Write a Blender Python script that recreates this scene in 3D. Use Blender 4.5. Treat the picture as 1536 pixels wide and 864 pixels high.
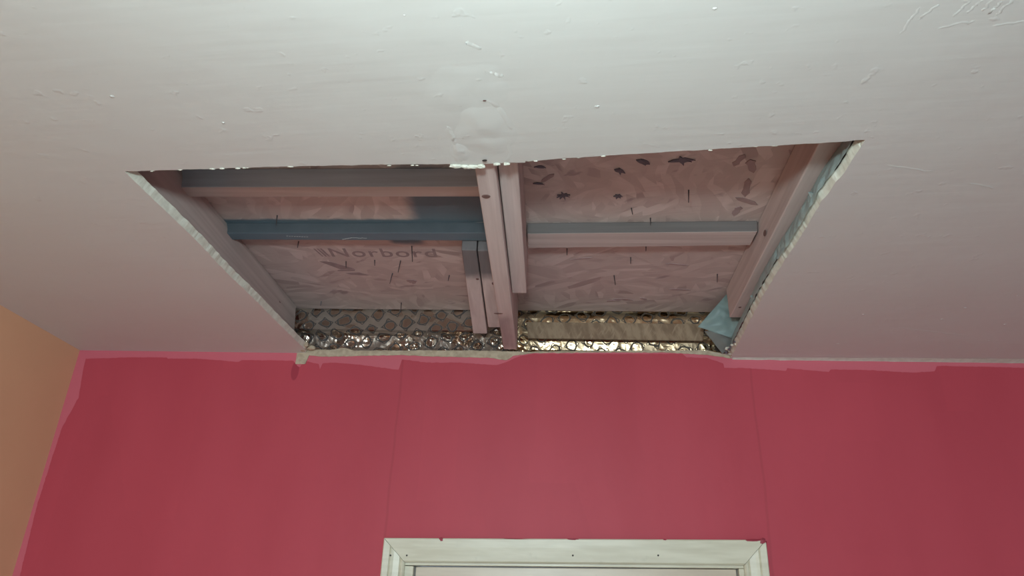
import bpy, bmesh, math, random
from mathutils import Matrix, Vector, noise
from mathutils.geometry import tessellate_polygon

for o in list(bpy.data.objects):
    bpy.data.objects.remove(o, do_unlink=True)
C = bpy.context.scene.collection
SC = bpy.context.scene
RND = random.Random(7)

# ------------------------------------------------------------------ camera
YAW, PITCH, ROLL = math.radians(-3.9116), math.radians(24.7071), math.radians(2.0180)
cam = bpy.data.cameras.new('camera')
cam.sensor_width = 36.0
cam.lens = 36.0 * 1079.5 / 1536
cam.clip_start = 0.02
co = bpy.data.objects.new('camera', cam)
C.objects.link(co)
fw = Vector((math.sin(YAW) * math.cos(PITCH), math.cos(YAW) * math.cos(PITCH), math.sin(PITCH)))
rt = Vector((math.cos(YAW), -math.sin(YAW), 0))
up = rt.cross(fw)
r2 = math.cos(ROLL) * rt + math.sin(ROLL) * up
u2 = -math.sin(ROLL) * rt + math.cos(ROLL) * up
co.matrix_world = Matrix(((r2.x, u2.x, -fw.x, 0), (r2.y, u2.y, -fw.y, 0), (r2.z, u2.z, -fw.z, 1.87), (0, 0, 0, 1)))
SC.camera = co

# ------------------------------------------------------------------ world, light, exposure
SC.view_settings.view_transform = 'Standard'
SC.view_settings.look = 'None'
SC.view_settings.exposure = 0.12
SC.view_settings.gamma = 1.0
w = bpy.data.worlds.new('sky')
SC.world = w
w.use_nodes = True
w.node_tree.nodes['Background'].inputs[0].default_value = (0.62, 0.78, 1.0, 1)
w.node_tree.nodes['Background'].inputs[1].default_value = 1.0
WIN = dict(x0=-1.0, x1=0.8, z0=0.95, z1=2.15, y=-2.8)
la = bpy.data.lights.new('window_daylight', 'AREA')  # fill light added behind the camera, at an unseen window
la.shape = 'RECTANGLE'
la.size, la.size_y = 1.7, 1.1
la.color = (0.72, 0.88, 1.0)
la.energy = 50
lo = bpy.data.objects.new('window_daylight', la)
lo.location = (-0.1, -2.74, 1.55)
lo.rotation_euler = (math.pi / 2, 0, 0)
C.objects.link(lo)
ADDED_LAMP = Vector((-0.06, 0.08, 2.20))  # unseen bulb, added to light the room
LAMP_STRENGTH = 375.0
LAMP_COLOR = (0.77, 1.0, 1.0)

H = 2.54          # ceiling underside
YW = 1.905        # face of the red wall
XL = -1.3825      # face of the left wall
ZD = 2.69         # underside of the roof boards


# ------------------------------------------------------------------ node helpers
class NT:
    def __init__(self, name):
        self.m = bpy.data.materials.new(name)
        self.m.use_nodes = True
        self.t = self.m.node_tree
        self.bsdf = self.t.nodes['Principled BSDF']
        self._co = None

    def n(self, kind, ins=None, **props):
        nd = self.t.nodes.new(kind)
        for k, v in props.items():
            setattr(nd, k, v)
        for k, v in (ins or {}).items():
            self.put(nd.inputs[k], v)
        return nd

    def put(self, sock, v):
        if isinstance(v, bpy.types.NodeSocket):
            self.t.links.new(v, sock)
        elif isinstance(v, (tuple, list)) and len(v) == 3 and sock.type == 'RGBA':
            sock.default_value = (*v, 1)
        else:
            sock.default_value = v

    def co(self, which='Object'):
        if self._co is None:
            self._co = self.n('ShaderNodeTexCoord')
        return self._co.outputs[which]

    def xyz(self, v=None):
        return self.n('ShaderNodeSeparateXYZ', {0: v or self.co()}).outputs

    def math(self, op, a, b=0.0, c=0.0):
        return self.n('ShaderNodeMath', {0: a, 1: b, 2: c}, operation=op).outputs[0]

    def mapping(self, scale=(1, 1, 1), rot=(0, 0, 0), vec=None):
        v = vec or self.co()
        if any(rot):
            v = self.n('ShaderNodeMapping', {'Vector': v, 'Rotation': rot}).outputs[0]
        return self.n('ShaderNodeMapping', {'Vector': v, 'Scale': scale}).outputs[0]

    def noise(self, vec=None, scale=5.0, detail=3.0, rough=0.5, dist=0.0):
        return self.n('ShaderNodeTexNoise', {'Vector': vec or self.co(), 'Scale': scale, 'Detail': detail,
                                             'Roughness': rough, 'Distortion': dist}).outputs['Fac']

    def mix(self, f, a, b, mode='MIX'):
        nd = self.n('ShaderNodeMix', data_type='RGBA', blend_type=mode)
        self.put(nd.inputs[0], f)
        self.put(nd.inputs[6], a)
        self.put(nd.inputs[7], b)
        return nd.outputs[2]

    def step(self, v, lo, hi, a=0.0, b=1.0, smooth=True):
        nd = self.n('ShaderNodeMapRange', {'Value': v, 'From Min': lo, 'From Max': hi, 'To Min': a, 'To Max': b})
        nd.interpolation_type = 'SMOOTHSTEP' if smooth else 'LINEAR'
        return nd.outputs[0]

    def bump(self, h, strength=0.2, dist=0.01, normal=None):
        ins = {'Height': h, 'Strength': strength, 'Distance': dist}
        if normal:
            ins['Normal'] = normal
        return self.n('ShaderNodeBump', ins).outputs[0]

    def curve(self, x, lo, hi, vlo, vhi, pts):
        t = self.step(x, lo, hi, smooth=False)
        fc = self.n('ShaderNodeFloatCurve', {'Value': t})
        c = fc.mapping.curves[0]
        ps = [((px - lo) / (hi - lo), (pv - vlo) / (vhi - vlo)) for px, pv in pts]
        c.points[0].location = ps[0]
        c.points[1].location = ps[-1]
        for p in ps[1:-1]:
            c.points.new(*p)
        for p in c.points:
            p.handle_type = 'VECTOR'
        fc.mapping.use_clip = False
        fc.mapping.update()
        return self.math('MULTIPLY_ADD', fc.outputs[0], vhi - vlo, vlo)

    def box(self, x0, x1, y0, y1, soft=0.01, wob=0.01, seed=0.0, scale=25.0):
        """a soft edged patch in plan, its outline broken up by noise"""
        n1 = self.n('ShaderNodeTexNoise', {'Vector': self.mapping((1, 1, 0)), 'Scale': scale + seed, 'Detail': 3.0}).outputs['Color']
        s = self.xyz(n1)
        p = self.xyz()
        x = self.math('MULTIPLY_ADD', s[0], wob * 2, p[0])
        y = self.math('MULTIPLY_ADD', s[1], wob * 2, p[1])
        a = self.step(x, x0 + wob - soft, x0 + wob + soft)
        b = self.step(x, x1 + wob - soft, x1 + wob + soft, 1, 0)
        c = self.step(y, y0 + wob - soft, y0 + wob + soft)
        d = self.step(y, y1 + wob - soft, y1 + wob + soft, 1, 0)
        return self.math('MULTIPLY', self.math('MULTIPLY', a, b), self.math('MULTIPLY', c, d))

    def out(self, color=None, rough=0.7, metal=0.0, normal=None, spec=0.4, **kw):
        b = self.bsdf.inputs
        if color is not None:
            self.put(b['Base Color'], color)
        self.put(b['Roughness'], rough)
        self.put(b['Metallic'], metal)
        self.put(b['Specular IOR Level'], spec)
        if normal:
            self.put(b['Normal'], normal)
        for k, v in kw.items():
            self.put(b[k], v)
        return self.m


def plain(name, color, rough=0.7, metal=0.0, var=0.12, scale=40.0, spec=0.4):
    k = NT(name)
    f = k.noise(scale=scale)
    c = k.mix(f, tuple(v * (1 - var) for v in color), tuple(min(1, v * (1 + var)) for v in color))
    return k.out(c, rough, metal, k.bump(k.noise(scale=scale * 3), 0.15, 0.002), spec)


# ------------------------------------------------------------------ materials
def mat_ceiling(name='ceiling_paint', rough=0.5, spec=0.35):
    k = NT(name)
    soft = k.noise(scale=2.2, detail=2)
    col = k.mix(soft, (0.62, 0.595, 0.57), (0.655, 0.635, 0.61))
    stroke = k.noise(k.mapping((1.5, 22, 1), (0, 0, math.radians(4))), scale=3.0, detail=4)
    col = k.mix(k.step(stroke, 0.55, 0.75, 0, 0.10), col, (0.57, 0.54, 0.515))
    b1 = k.bump(stroke, 0.10, 0.004)
    b2 = k.bump(k.noise(scale=6, detail=3), 0.22, 0.012, b1)
    b3 = k.bump(k.step(k.noise(scale=45, detail=2), 0.66, 0.78), 0.25, 0.0015, b2)
    return k.out(col, rough, 0, b3, spec)


def interp(pts, x):
    if x <= pts[0][0]:
        return pts[0][1]
    for a, b in zip(pts, pts[1:]):
        if x <= b[0]:
            return a[1] + (b[1] - a[1]) * (x - a[0]) / max(1e-6, b[0] - a[0])
    return pts[-1][1]


BOUND = [(-1.3604, 2.5145), (-1.2163, 2.5205), (-1.1174, 2.5218), (-1.1125, 2.5179), (-1.0182, 2.5191), (-0.9029, 2.5107),
         (-0.8963, 2.5168), (-0.7448, 2.5168), (-0.7307, 2.5011), (-0.7224, 2.4973), (-0.714, 2.5172), (-0.6702, 2.5079),
         (-0.6644, 2.4942), (-0.659, 2.51), (-0.6287, 2.5124), (-0.5515, 2.5076), (-0.4399, 2.4935), (-0.4336, 2.525),
         (-0.3627, 2.5161), (-0.2686, 2.5174), (-0.1654, 2.511), (-0.1379, 2.5211), (-0.1011, 2.5393), (-0.064, 2.5457),
         (0.3488, 2.5511), (0.3591, 2.5415), (0.4134, 2.5403), (0.4572, 2.5254), (0.4578, 2.512), (0.5008, 2.5127),
         (0.623, 2.5068), (0.6275, 2.5144), (0.7356, 2.5046), (0.742, 2.5123), (0.8367, 2.5118), (0.9576, 2.506),
         (1.014, 2.5106), (1.0223, 2.5257), (1.1346, 2.5254), (1.4, 2.522)]
BAND = [(1.90, -1.3605), (1.9845, -1.3654), (2.1009, -1.3723), (2.2057, -1.3701), (2.3137, -1.3673), (2.3997, -1.3446),
        (2.47, -1.354), (2.56, -1.3605)]


def mat_red():
    k = NT('red_emulsion')
    p = k.xyz()
    jit = k.math('MULTIPLY_ADD', k.noise(scale=90, detail=2), 0.004, -0.002)
    zb = None
    for x0, x1 in ((-1.4, -0.76), (-0.76, -0.40), (-0.40, 0.2), (0.2, 0.66), (0.66, 1.4)):
        pts = [(x0, interp(BOUND, x0))] + [q for q in BOUND if x0 < q[0] < x1] + [(x1, interp(BOUND, x1))]
        c = k.curve(p[0], x0, x1, 2.46, 2.56, pts)
        if zb is None:
            zb = c
        else:
            g = k.math('GREATER_THAN', p[0], x0)
            zb = k.math('ADD', k.math('MULTIPLY', c, g), k.math('MULTIPLY', zb, k.math('SUBTRACT', 1.0, g)))
    d1 = k.step(k.math('ADD', k.math('SUBTRACT', zb, p[2]), jit), -0.0007, 0.0007)
    xb = k.curve(p[2], 1.9, 2.56, -1.39, -1.33, BAND)
    d2 = k.step(k.math('ADD', k.math('SUBTRACT', p[0], xb), jit), -0.0008, 0.0008)
    top = k.math('MULTIPLY', d1, d2)
    v = k.noise(k.mapping((3.2, 1, 1.0)), scale=2.2, detail=3, rough=0.45)
    dark = k.mix(k.step(v, 0.25, 0.75), (0.47, 0.057, 0.082), (0.505, 0.065, 0.092))
    # roller laps: straight edged, slightly deeper panels
    lap = k.n('ShaderNodeTexVoronoi', {'Vector': k.mapping((4.5, 1, 1.6)), 'Scale': 1.0}, distance='CHEBYCHEV').outputs['Color']
    dark = k.mix(k.math('MULTIPLY', k.xyz(lap)[0], 0.16), dark, (0.37, 0.045, 0.066))
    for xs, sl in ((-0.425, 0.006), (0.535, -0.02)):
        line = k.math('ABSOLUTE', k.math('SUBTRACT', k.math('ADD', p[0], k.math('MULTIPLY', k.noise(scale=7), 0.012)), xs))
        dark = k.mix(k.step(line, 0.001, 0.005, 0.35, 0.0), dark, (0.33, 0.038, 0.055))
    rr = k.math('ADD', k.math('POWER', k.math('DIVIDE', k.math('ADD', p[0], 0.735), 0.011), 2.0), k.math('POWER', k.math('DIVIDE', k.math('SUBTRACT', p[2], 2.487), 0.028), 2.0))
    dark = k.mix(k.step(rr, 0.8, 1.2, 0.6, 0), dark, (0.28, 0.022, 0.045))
    col = k.mix(top, (0.60, 0.13, 0.17), dark)
    b = k.bump(k.noise(k.mapping((2, 1, 1)), scale=14, detail=3), 0.12, 0.006)
    b = k.bump(top, 0.3, 0.0006, b)
    return k.out(col, 0.55, 0, b, 0.3)


def wood_color(k, axis, base, dark, light):
    sc = (34, 1.2, 34) if axis == 'y' else (1.2, 34, 34)
    g = k.noise(k.mapping(sc), scale=1.6, detail=5, rough=0.6, dist=0.6)
    col = k.mix(k.step(g, 0.30, 0.72), dark, light)
    big = k.noise(scale=4, detail=2)
    col = k.mix(k.step(big, 0.35, 0.7, 0, 0.55), col, base)
    sc2 = (120, 2.5, 120) if axis == 'y' else (2.5, 120, 120)
    f = k.noise(k.mapping(sc2), scale=1.5, detail=3)
    col = k.mix(k.step(f, 0.58, 0.8, 0, 0.35), col, dark)
    return col, k.bump(g, 0.18, 0.003)


DARK_BLUE = (0.125, 0.175, 0.215)  # blue-black of the soft-edged patches in the left bay
BASE, DARK, LIGHT = (0.58, 0.475, 0.45), (0.49, 0.39, 0.37), (0.65, 0.54, 0.515)


def mat_wood(name, axis='y', dark_patches=(), tint=1.0):
    k = NT(name)
    t = lambda c: tuple(v * tint for v in c)
    col, nb = wood_color(k, axis, t(BASE), t(DARK), t(LIGHT))
    for i, (x0, x1, y0, y1, soft, wob, amt, scol) in enumerate(dark_patches):
        col = k.mix(k.math('MULTIPLY', k.box(x0, x1, y0, y1, soft, wob, i * 3.0), amt), col, scol)
    return k.out(col, 0.72, 0, nb, 0.25)


def mat_strip():
    k = NT('brown_strand_strip')
    g = k.noise(k.mapping((26, 1, 9), (0, math.radians(20), 0)), scale=2.5, detail=5)
    h = k.noise(k.mapping((60, 1, 14), (0, math.radians(-25), 0)), scale=1.6, detail=4)
    col = k.mix(k.step(g, 0.35, 0.65), (0.22, 0.145, 0.095), (0.34, 0.24, 0.16))
    col = k.mix(k.step(h, 0.55, 0.7, 0, 0.6), col, (0.40, 0.29, 0.20))
    return k.out(col, 0.8, 0, k.bump(g, 0.4, 0.003), 0.2)


def mat_front_face(name, v, t=(0.92, 0.98, 1.08)):
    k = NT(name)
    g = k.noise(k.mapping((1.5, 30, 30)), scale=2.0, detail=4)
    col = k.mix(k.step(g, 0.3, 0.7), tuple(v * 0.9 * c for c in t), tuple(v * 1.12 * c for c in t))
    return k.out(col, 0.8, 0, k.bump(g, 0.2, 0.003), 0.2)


def tone_front(o, m='weathered'):  # separate colour for the faces turned to the room
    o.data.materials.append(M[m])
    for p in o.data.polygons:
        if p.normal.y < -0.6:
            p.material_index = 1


def mat_osb(name, dark_patches=(), tint=1.0, angles=(8, -32, 65, 110)):
    k = NT(name)
    warp = k.n('ShaderNodeTexNoise', {'Vector': k.co(), 'Scale': 5.0, 'Detail': 2.0}).outputs['Color']
    vec = k.n('ShaderNodeVectorMath', {0: warp, 1: (0.05, 0.05, 0.0), 2: k.co()}, operation='MULTIPLY_ADD').outputs[0]
    tones, hs = [], []
    for ang in angles:
        v = k.n('ShaderNodeTexVoronoi', {'Vector': k.mapping((13, 52, 0.001), (0, 0, math.radians(ang)), vec), 'Scale': 1.0, 'Randomness': 1.0})
        tones.append(k.xyz(v.outputs['Color'])[0])
        hs.append(v.outputs['Distance'])
    sel = k.noise(vec, scale=9, detail=1)
    sel2 = k.noise(vec, scale=6.3, detail=1)
    a = k.mix(k.step(sel, 0.46, 0.54), tones[0], tones[1])
    b = k.mix(k.step(sel, 0.40, 0.60), tones[2], tones[3])
    tone = k.mix(k.step(sel2, 0.48, 0.55), a, b)
    ramp = k.n('ShaderNodeValToRGB', {0: tone})
    e = ramp.color_ramp.elements
    t = lambda c: (*(v * tint for v in c), 1)
    e[0].position, e[0].color = 0.0, t((0.37, 0.275, 0.26))
    e[1].position, e[1].color = 1.0, t((0.585, 0.47, 0.445))
    m = e.new(0.10)
    m.color = t((0.45, 0.345, 0.325))
    m = e.new(0.65)
    m.color = t((0.51, 0.40, 0.375))
    fine = k.noise(k.mapping((6, 90, 1), (0, 0, math.radians(10)), vec), scale=1.6, detail=4)
    col = k.mix(k.step(fine, 0.55, 0.8, 0, 0.4), ramp.outputs[0], t((0.38, 0.265, 0.25))[:3])
    spots = k.noise(k.mapping((7, 16, 1), (0, 0, 0.5), vec), scale=2.0, detail=3)
    col = k.mix(k.step(spots, 0.66, 0.74, 0, 0.55), col, (0.26, 0.18, 0.185))
    for i, (x0, x1, y0, y1, soft, wob, amt, scol) in enumerate(dark_patches):
        col = k.mix(k.math('MULTIPLY', k.box(x0, x1, y0, y1, soft, wob, i * 3.0), amt), col, scol)
    nb = k.bump(tone, 0.2, 0.003)
    nb = k.bump(fine, 0.25, 0.002, nb)
    return k.out(col, 0.75, 0, nb, 0.25)


def mat_foil(name, base, rough, shift, matt):
    k = NT(name)
    u = k.xyz(k.co('UV'))
    ca, sa = math.cos(math.radians(13)), math.sin(math.radians(13))
    x = k.math('MULTIPLY_ADD', u[0], ca / 0.052, k.math('MULTIPLY_ADD', u[1], -sa / 0.052, shift))
    y = k.math('MULTIPLY_ADD', u[0], sa / 0.052, k.math('MULTIPLY', u[1], ca / 0.052))
    # rows of ringed bubbles in shiny diamonds on a printed matt ground
    wn = k.xyz(k.n('ShaderNodeTexNoise', {'Vector': k.co('UV'), 'Scale': 16.0, 'Detail': 2.0}).outputs['Color'])
    x = k.math('MULTIPLY_ADD', wn[0], 0.7, x)
    y = k.math('MULTIPLY_ADD', wn[1], 0.7, y)
    row = k.math('FLOOR', k.math('DIVIDE', y, 0.86))
    xs = k.math('MULTIPLY_ADD', k.math('MODULO', row, 2.0), 0.5, x)
    fx = k.math('ABSOLUTE', k.math('SUBTRACT', k.math('FRACT', xs), 0.5))
    fy = k.math('MULTIPLY', k.math('ABSOLUTE', k.math('SUBTRACT', k.math('FRACT', k.math('DIVIDE', y, 0.86)), 0.5)), 0.86)
    r = k.math('SQRT', k.math('ADD', k.math('POWER', fx, 2.0), k.math('POWER', fy, 2.0)))
    dsum = k.math('ADD', fx, fy)
    ring = k.step(k.math('ABSOLUTE', k.math('SUBTRACT', r, 0.29)), 0.025, 0.06, 1, 0)
    dia = k.step(k.math('ABSOLUTE', k.math('SUBTRACT', dsum, 0.43)), 0.02, 0.045, 1, 0)
    line = k.math('MAXIMUM', ring, dia)
    worn = k.step(k.noise(k.co('UV'), scale=9, detail=3), 0.42, 0.58)
    ground = k.math('MULTIPLY', k.math('MULTIPLY', k.step(dsum, 0.42, 0.46), worn), matt)
    pr = k.math('MAXIMUM', k.math('MULTIPLY', line, 0.9), ground)
    crk = k.noise(k.co('UV'), scale=30, detail=3, rough=0.5)
    col = k.mix(k.noise(k.co('UV'), scale=14), tuple(v * 0.85 for v in base), base)
    col = k.mix(ground, col, (0.165, 0.118, 0.108))
    col = k.mix(k.math('MULTIPLY', line, 0.9), col, (0.05, 0.045, 0.05))
    nb = k.bump(crk, 0.2, 0.003)
    nb = k.bump(k.step(r, 0.25, 0.36, 1, 0), 0.35, 0.002, nb)
    return k.out(col, k.math('MULTIPLY_ADD', pr, 0.4, rough), k.math('MULTIPLY_ADD', pr, -0.9, 1.0), nb, 0.08)


def mat_membrane():
    k = NT('blue_polythene')
    n = k.noise(scale=20, detail=3)
    col = k.mix(n, (0.45, 0.585, 0.58), (0.54, 0.665, 0.655))
    nb = k.bump(k.noise(scale=60, detail=4), 0.4, 0.003)
    d = k.out(col, 0.35, 0, nb, 0.5)
    tr = k.n('ShaderNodeBsdfTranslucent', {'Color': col})
    tp = k.n('ShaderNodeBsdfTransparent', {'Color': (0.75, 0.92, 0.92)})
    m1 = k.n('ShaderNodeMixShader', {0: 0.25, 1: k.bsdf.outputs[0], 2: tr.outputs[0]})
    m2 = k.n('ShaderNodeMixShader', {0: 0.12, 1: m1.outputs[0], 2: tp.outputs[0]})
    k.t.links.new(m2.outputs[0], k.t.nodes['Material Output'].inputs[0])
    return k.m


def mat_plaster_edge(name='plaster_edge', a=(0.62, 0.60, 0.52), b=(0.74, 0.72, 0.63)):
    k = NT(name)
    n = k.noise(scale=70, detail=4)
    return k.out(k.mix(k.step(n, 0.3, 0.7), a, b), 0.9, 0, k.bump(n, 0.3, 0.002), 0.1)


def mat_gloss(name, a, b):
    k = NT(name)
    n = k.noise(k.mapping((1.5, 1, 12)), scale=5, detail=3)
    col = k.mix(k.step(n, 0.3, 0.7), a, b)
    g = k.noise(scale=30, detail=3)
    col = k.mix(k.step(g, 0.66, 0.78, 0, 0.25), col, tuple(v * 0.6 for v in a))
    return k.out(col, 0.35, 0, k.bump(n, 0.08, 0.003), 0.5)


M = {}
M['ceiling'] = mat_ceiling()
M['red'] = mat_red()
M['edge'] = mat_plaster_edge()
M['smear'] = mat_plaster_edge('filler_smear', (0.60, 0.57, 0.50), (0.70, 0.67, 0.60))
M['filler'] = mat_plaster_edge('wall_filler', (0.42, 0.33, 0.24), (0.56, 0.46, 0.34))
M['patch'] = mat_ceiling('skim_plaster', 0.85, 0.1)
M['tan'] = plain('tan_emulsion', (0.73, 0.42, 0.25), 0.6, var=0.05, scale=6)
M['wood'] = mat_wood('sawn_softwood')
M['wood_right'] = mat_wood('sawn_softwood_right')
M['wood_left'] = mat_wood('sawn_softwood_left', tint=0.92)
M['wood_joist'] = mat_wood('sawn_softwood_joist', dark_patches=[(-0.15, -0.115, 1.64, 1.86, 0.03, 0.012, 0.55, (0.12, 0.05, 0.07))], tint=1.08)
M['wood_sister'] = mat_wood('sawn_softwood_sister', tint=1.08)
M['wood_short'] = mat_wood('sawn_softwood_short', dark_patches=[(-0.30, -0.05, 1.3, 1.575, 0.022, 0.012, 0.80, (0.085, 0.085, 0.095))])  # soft-edged dark tone over the near ends
M['wood_noggin'] = mat_wood('sawn_softwood_noggin', 'x', dark_patches=[])
M['batten_dark'] = mat_wood('stained_batten', 'x', dark_patches=[(-0.80, 0.0, 1.3, 1.56, 0.02, 0.006, 0.97, DARK_BLUE)])
M['stained_front'] = plain('stained_front', (0.088, 0.102, 0.118), 0.8, var=0.2, scale=25)  # left batten's front face, darker than its underside
M['weathered'] = mat_front_face('weathered_edge', 0.165, (1.12, 0.98, 0.96))  # right batten's front face only: its grey shade is painted into the colour
M['weathered_pale'] = mat_front_face('weathered_pale_edge', 0.60)  # blue-grey shade and haze put into the noggin's front colour
M['batten'] = mat_wood('sawn_batten', 'x', tint=0.95)
M['osb_near'] = mat_osb('strand_board_near', tint=1.15, angles=(75, 118, 40, 150), dark_patches=[(-0.325, -0.12, 1.20, 1.60, 0.022, 0.012, 0.95, DARK_BLUE),
                                              (-0.83, -0.12, 1.408, 1.60, 0.006, 0.007, 0.95, DARK_BLUE)])
M['osb_far'] = mat_osb('strand_board_far', tint=1.06, angles=(8, -22, 38, 100), dark_patches=[(-0.83, -0.18, 1.30, 1.492, 0.012, 0.014, 0.95, DARK_BLUE),
                                            (-0.40, -0.325, 1.30, 1.525, 0.012, 0.006, 0.95, DARK_BLUE)])
M['osb_strip'] = mat_strip()
M['foil_left'] = mat_foil('bubble_foil_left', (0.58, 0.47, 0.38), 0.24, 0.1, 0.6)
M['foil_right'] = mat_foil('bubble_foil_right', (0.74, 0.53, 0.31), 0.22, 0.42, 0.45)
M['membrane'] = mat_membrane()
M['gloss'] = mat_gloss('cream_gloss', (0.60, 0.55, 0.42), (0.70, 0.655, 0.52))
M['leaf'] = mat_gloss('door_gloss', (0.55, 0.45, 0.35), (0.62, 0.52, 0.41))
M['nail'] = plain('nail_steel', (0.10, 0.085, 0.09), 0.5, 0.6)
M['hole'] = plain('nail_hole', (0.06, 0.05, 0.045), 0.9)
M['knot'] = plain('knot_wood', (0.17, 0.095, 0.085), 0.8, scale=120)
M['chip'] = plain('torn_strand', (0.15, 0.125, 0.15), 0.85, scale=90)
M['chip_red'] = plain('red_strand', (0.37, 0.255, 0.25), 0.85, scale=90)
M['ink'] = plain('stamp_ink', (0.30, 0.22, 0.22), 0.8, var=0.3, scale=70)
M['scuff'] = plain('pale_scuff', (0.45, 0.46, 0.47), 0.8)
M['redspot'] = plain('red_smear', (0.30, 0.03, 0.05), 0.5)
M['grey'] = plain('grey_emulsion', (0.40, 0.42, 0.43), 0.6, var=0.04, scale=6)
M['floor'] = plain('floor_boards', (0.56, 0.53, 0.48), 0.5, var=0.25, scale=8)
M['felt'] = plain('roof_felt', (0.05, 0.055, 0.06), 0.9)
M['white'] = plain('white_pvc', (0.8, 0.8, 0.8), 0.3, var=0.03)
M['cable'] = plain('lamp_plastic', (0.7, 0.7, 0.68), 0.4, var=0.03)
k = NT('window_glass')
_g = k.n('ShaderNodeBsdfGlossy', {'Roughness': 0.02})
_t = k.n('ShaderNodeBsdfTransparent')
_m = k.n('ShaderNodeMixShader', {0: 0.08, 1: _t.outputs[0], 2: _g.outputs[0]})
k.t.links.new(_m.outputs[0], k.t.nodes['Material Output'].inputs[0])
M['glass'] = k.m
k = NT('lit_bulb')
M['bulb'] = k.out((1, 1, 1), 0.3, **{'Emission Color': (*LAMP_COLOR, 1), 'Emission Strength': LAMP_STRENGTH})


# ------------------------------------------------------------------ mesh helpers
def link(name, bm, mat, parent=None, smooth=False):
    me = bpy.data.meshes.new(name)
    bmesh.ops.recalc_face_normals(bm, faces=bm.faces[:])
    bm.to_mesh(me)
    bm.free()
    for m in (mat if isinstance(mat, (list, tuple)) else [mat]):
        me.materials.append(m)
    if smooth:
        for p in me.polygons:
            p.use_smooth = True
    o = bpy.data.objects.new(name, me)
    C.objects.link(o)
    if parent:
        o.parent = parent
        o.matrix_parent_inverse = parent.matrix_world.inverted()
    return o


def structure(o, label=None):
    o['kind'] = 'structure'
    if label:
        o['label'] = label
    return o


def tag(o, label, cat, group=None):
    o['label'] = label
    o['category'] = cat
    if group:
        o['group'] = group
    return o


def empty(name, loc):
    o = bpy.data.objects.new(name, None)
    o.location = loc
    o.empty_display_size = 0.05
    C.objects.link(o)
    bpy.context.view_layer.update()
    return o


def add_hexa(bm, c, bevel=0.0):
    """c: eight corners, bottom loop of four then top loop of four"""
    vs = [bm.verts.new(p) for p in c]
    fs = [bm.faces.new([vs[i] for i in f]) for f in ((3, 2, 1, 0), (4, 5, 6, 7), (0, 1, 5, 4), (1, 2, 6, 5), (2, 3, 7, 6), (3, 0, 4, 7))]
    if bevel:
        es = list({e for f in fs for e in f.edges})
        bmesh.ops.bevel(bm, geom=es, offset=bevel, segments=2, profile=0.5, affect='EDGES')


def add_box(bm, x0, x1, y0, y1, z0, z1, bevel=0.0):
    add_hexa(bm, [(x0, y0, z0), (x1, y0, z0), (x1, y1, z0), (x0, y1, z0), (x0, y0, z1), (x1, y0, z1), (x1, y1, z1), (x0, y1, z1)], bevel)


def box_obj(name, dims, mat, parent=None, bevel=0.0):
    bm = bmesh.new()
    add_box(bm, *dims, bevel)
    return link(name, bm, mat, parent)


def beam(name, near, far, ztop, mat, bevel=0.0025, parent=None, topn=None, topf=None):
    """a timber running into the wall: near/far = (x left, x right, y, z of the underside)"""
    a, b = near, far
    tn = topn or a[:3]
    tf = topf or b[:3]
    bm = bmesh.new()
    add_hexa(bm, [(a[0], a[2], a[3]), (a[1], a[2], a[3]), (b[1], b[2], b[3]), (b[0], b[2], b[3]),
                  (tn[0], tn[2], ztop), (tn[1], tn[2], ztop), (tf[1], tf[2], ztop), (tf[0], tf[2], ztop)], bevel)
    return link(name, bm, mat, parent)


def disc(name, at, nrm, r, mat, parent, ry=None, n=14, h=0.0006):
    bm = bmesh.new()
    bmesh.ops.create_cone(bm, cap_ends=True, segments=n, radius1=r, radius2=r * 0.85, depth=h)
    q = Vector((0, 0, 1)).rotation_difference(Vector(nrm))
    for v in bm.verts:
        p = v.co.copy()
        if ry:
            p.y *= ry / r
        v.co = q @ p + Vector(at)
    return link(name, bm, mat, parent)


def lump(name, at, r, mat, parent, seed, flat=(1, 1, 1), sub=2):
    bm = bmesh.new()
    bmesh.ops.create_icosphere(bm, subdivisions=sub, radius=1)
    for v in bm.verts:
        k_ = 1 + 0.45 * noise.noise(v.co * 1.7 + Vector((seed, seed * 2.1, 0)))
        v.co = Vector((v.co.x * r * k_ * flat[0], v.co.y * r * k_ * flat[1], v.co.z * r * k_ * flat[2])) + Vector(at)
    return link(name, bm, mat, parent)


# ------------------------------------------------------------------ room shell
XR, YF = 2.3, WIN['y']
structure(box_obj('floor', (XL - 0.1, XR + 0.1, YF - 0.1, YW + 0.2, -0.1, 0.0), M['floor']))

# the ceiling: one sheet of plasterboard with the opening cut out of it
NEAR = [(-0.7345, 0.990), (-0.6411, 0.9865), (-0.4598, 0.9779), (-0.3016, 0.9732), (-0.1693, 0.9723), (-0.1346, 0.9744),
        (-0.0712, 0.9673), (0.067, 0.9519), (0.2701, 0.9325), (0.4062, 0.9202), (0.4598, 0.9141)]
LEFT = [(-0.7345, 0.9899), (-0.7317, 1.0563), (-0.7265, 1.1437), (-0.7225, 1.2415), (-0.7225, 1.3815), (-0.7158, 1.5074),
        (-0.7132, 1.6367), (-0.7078, 1.8046), (-0.7040, 1.8712), (-0.712, 1.905)]
RIGHT = [(0.4598, 0.9141), (0.4613, 0.9915), (0.4541, 1.084), (0.4569, 1.2062), (0.4554, 1.3651), (0.4574, 1.4937),
         (0.4667, 1.6789), (0.4742, 1.8299), (0.4782, 1.905)]


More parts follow.
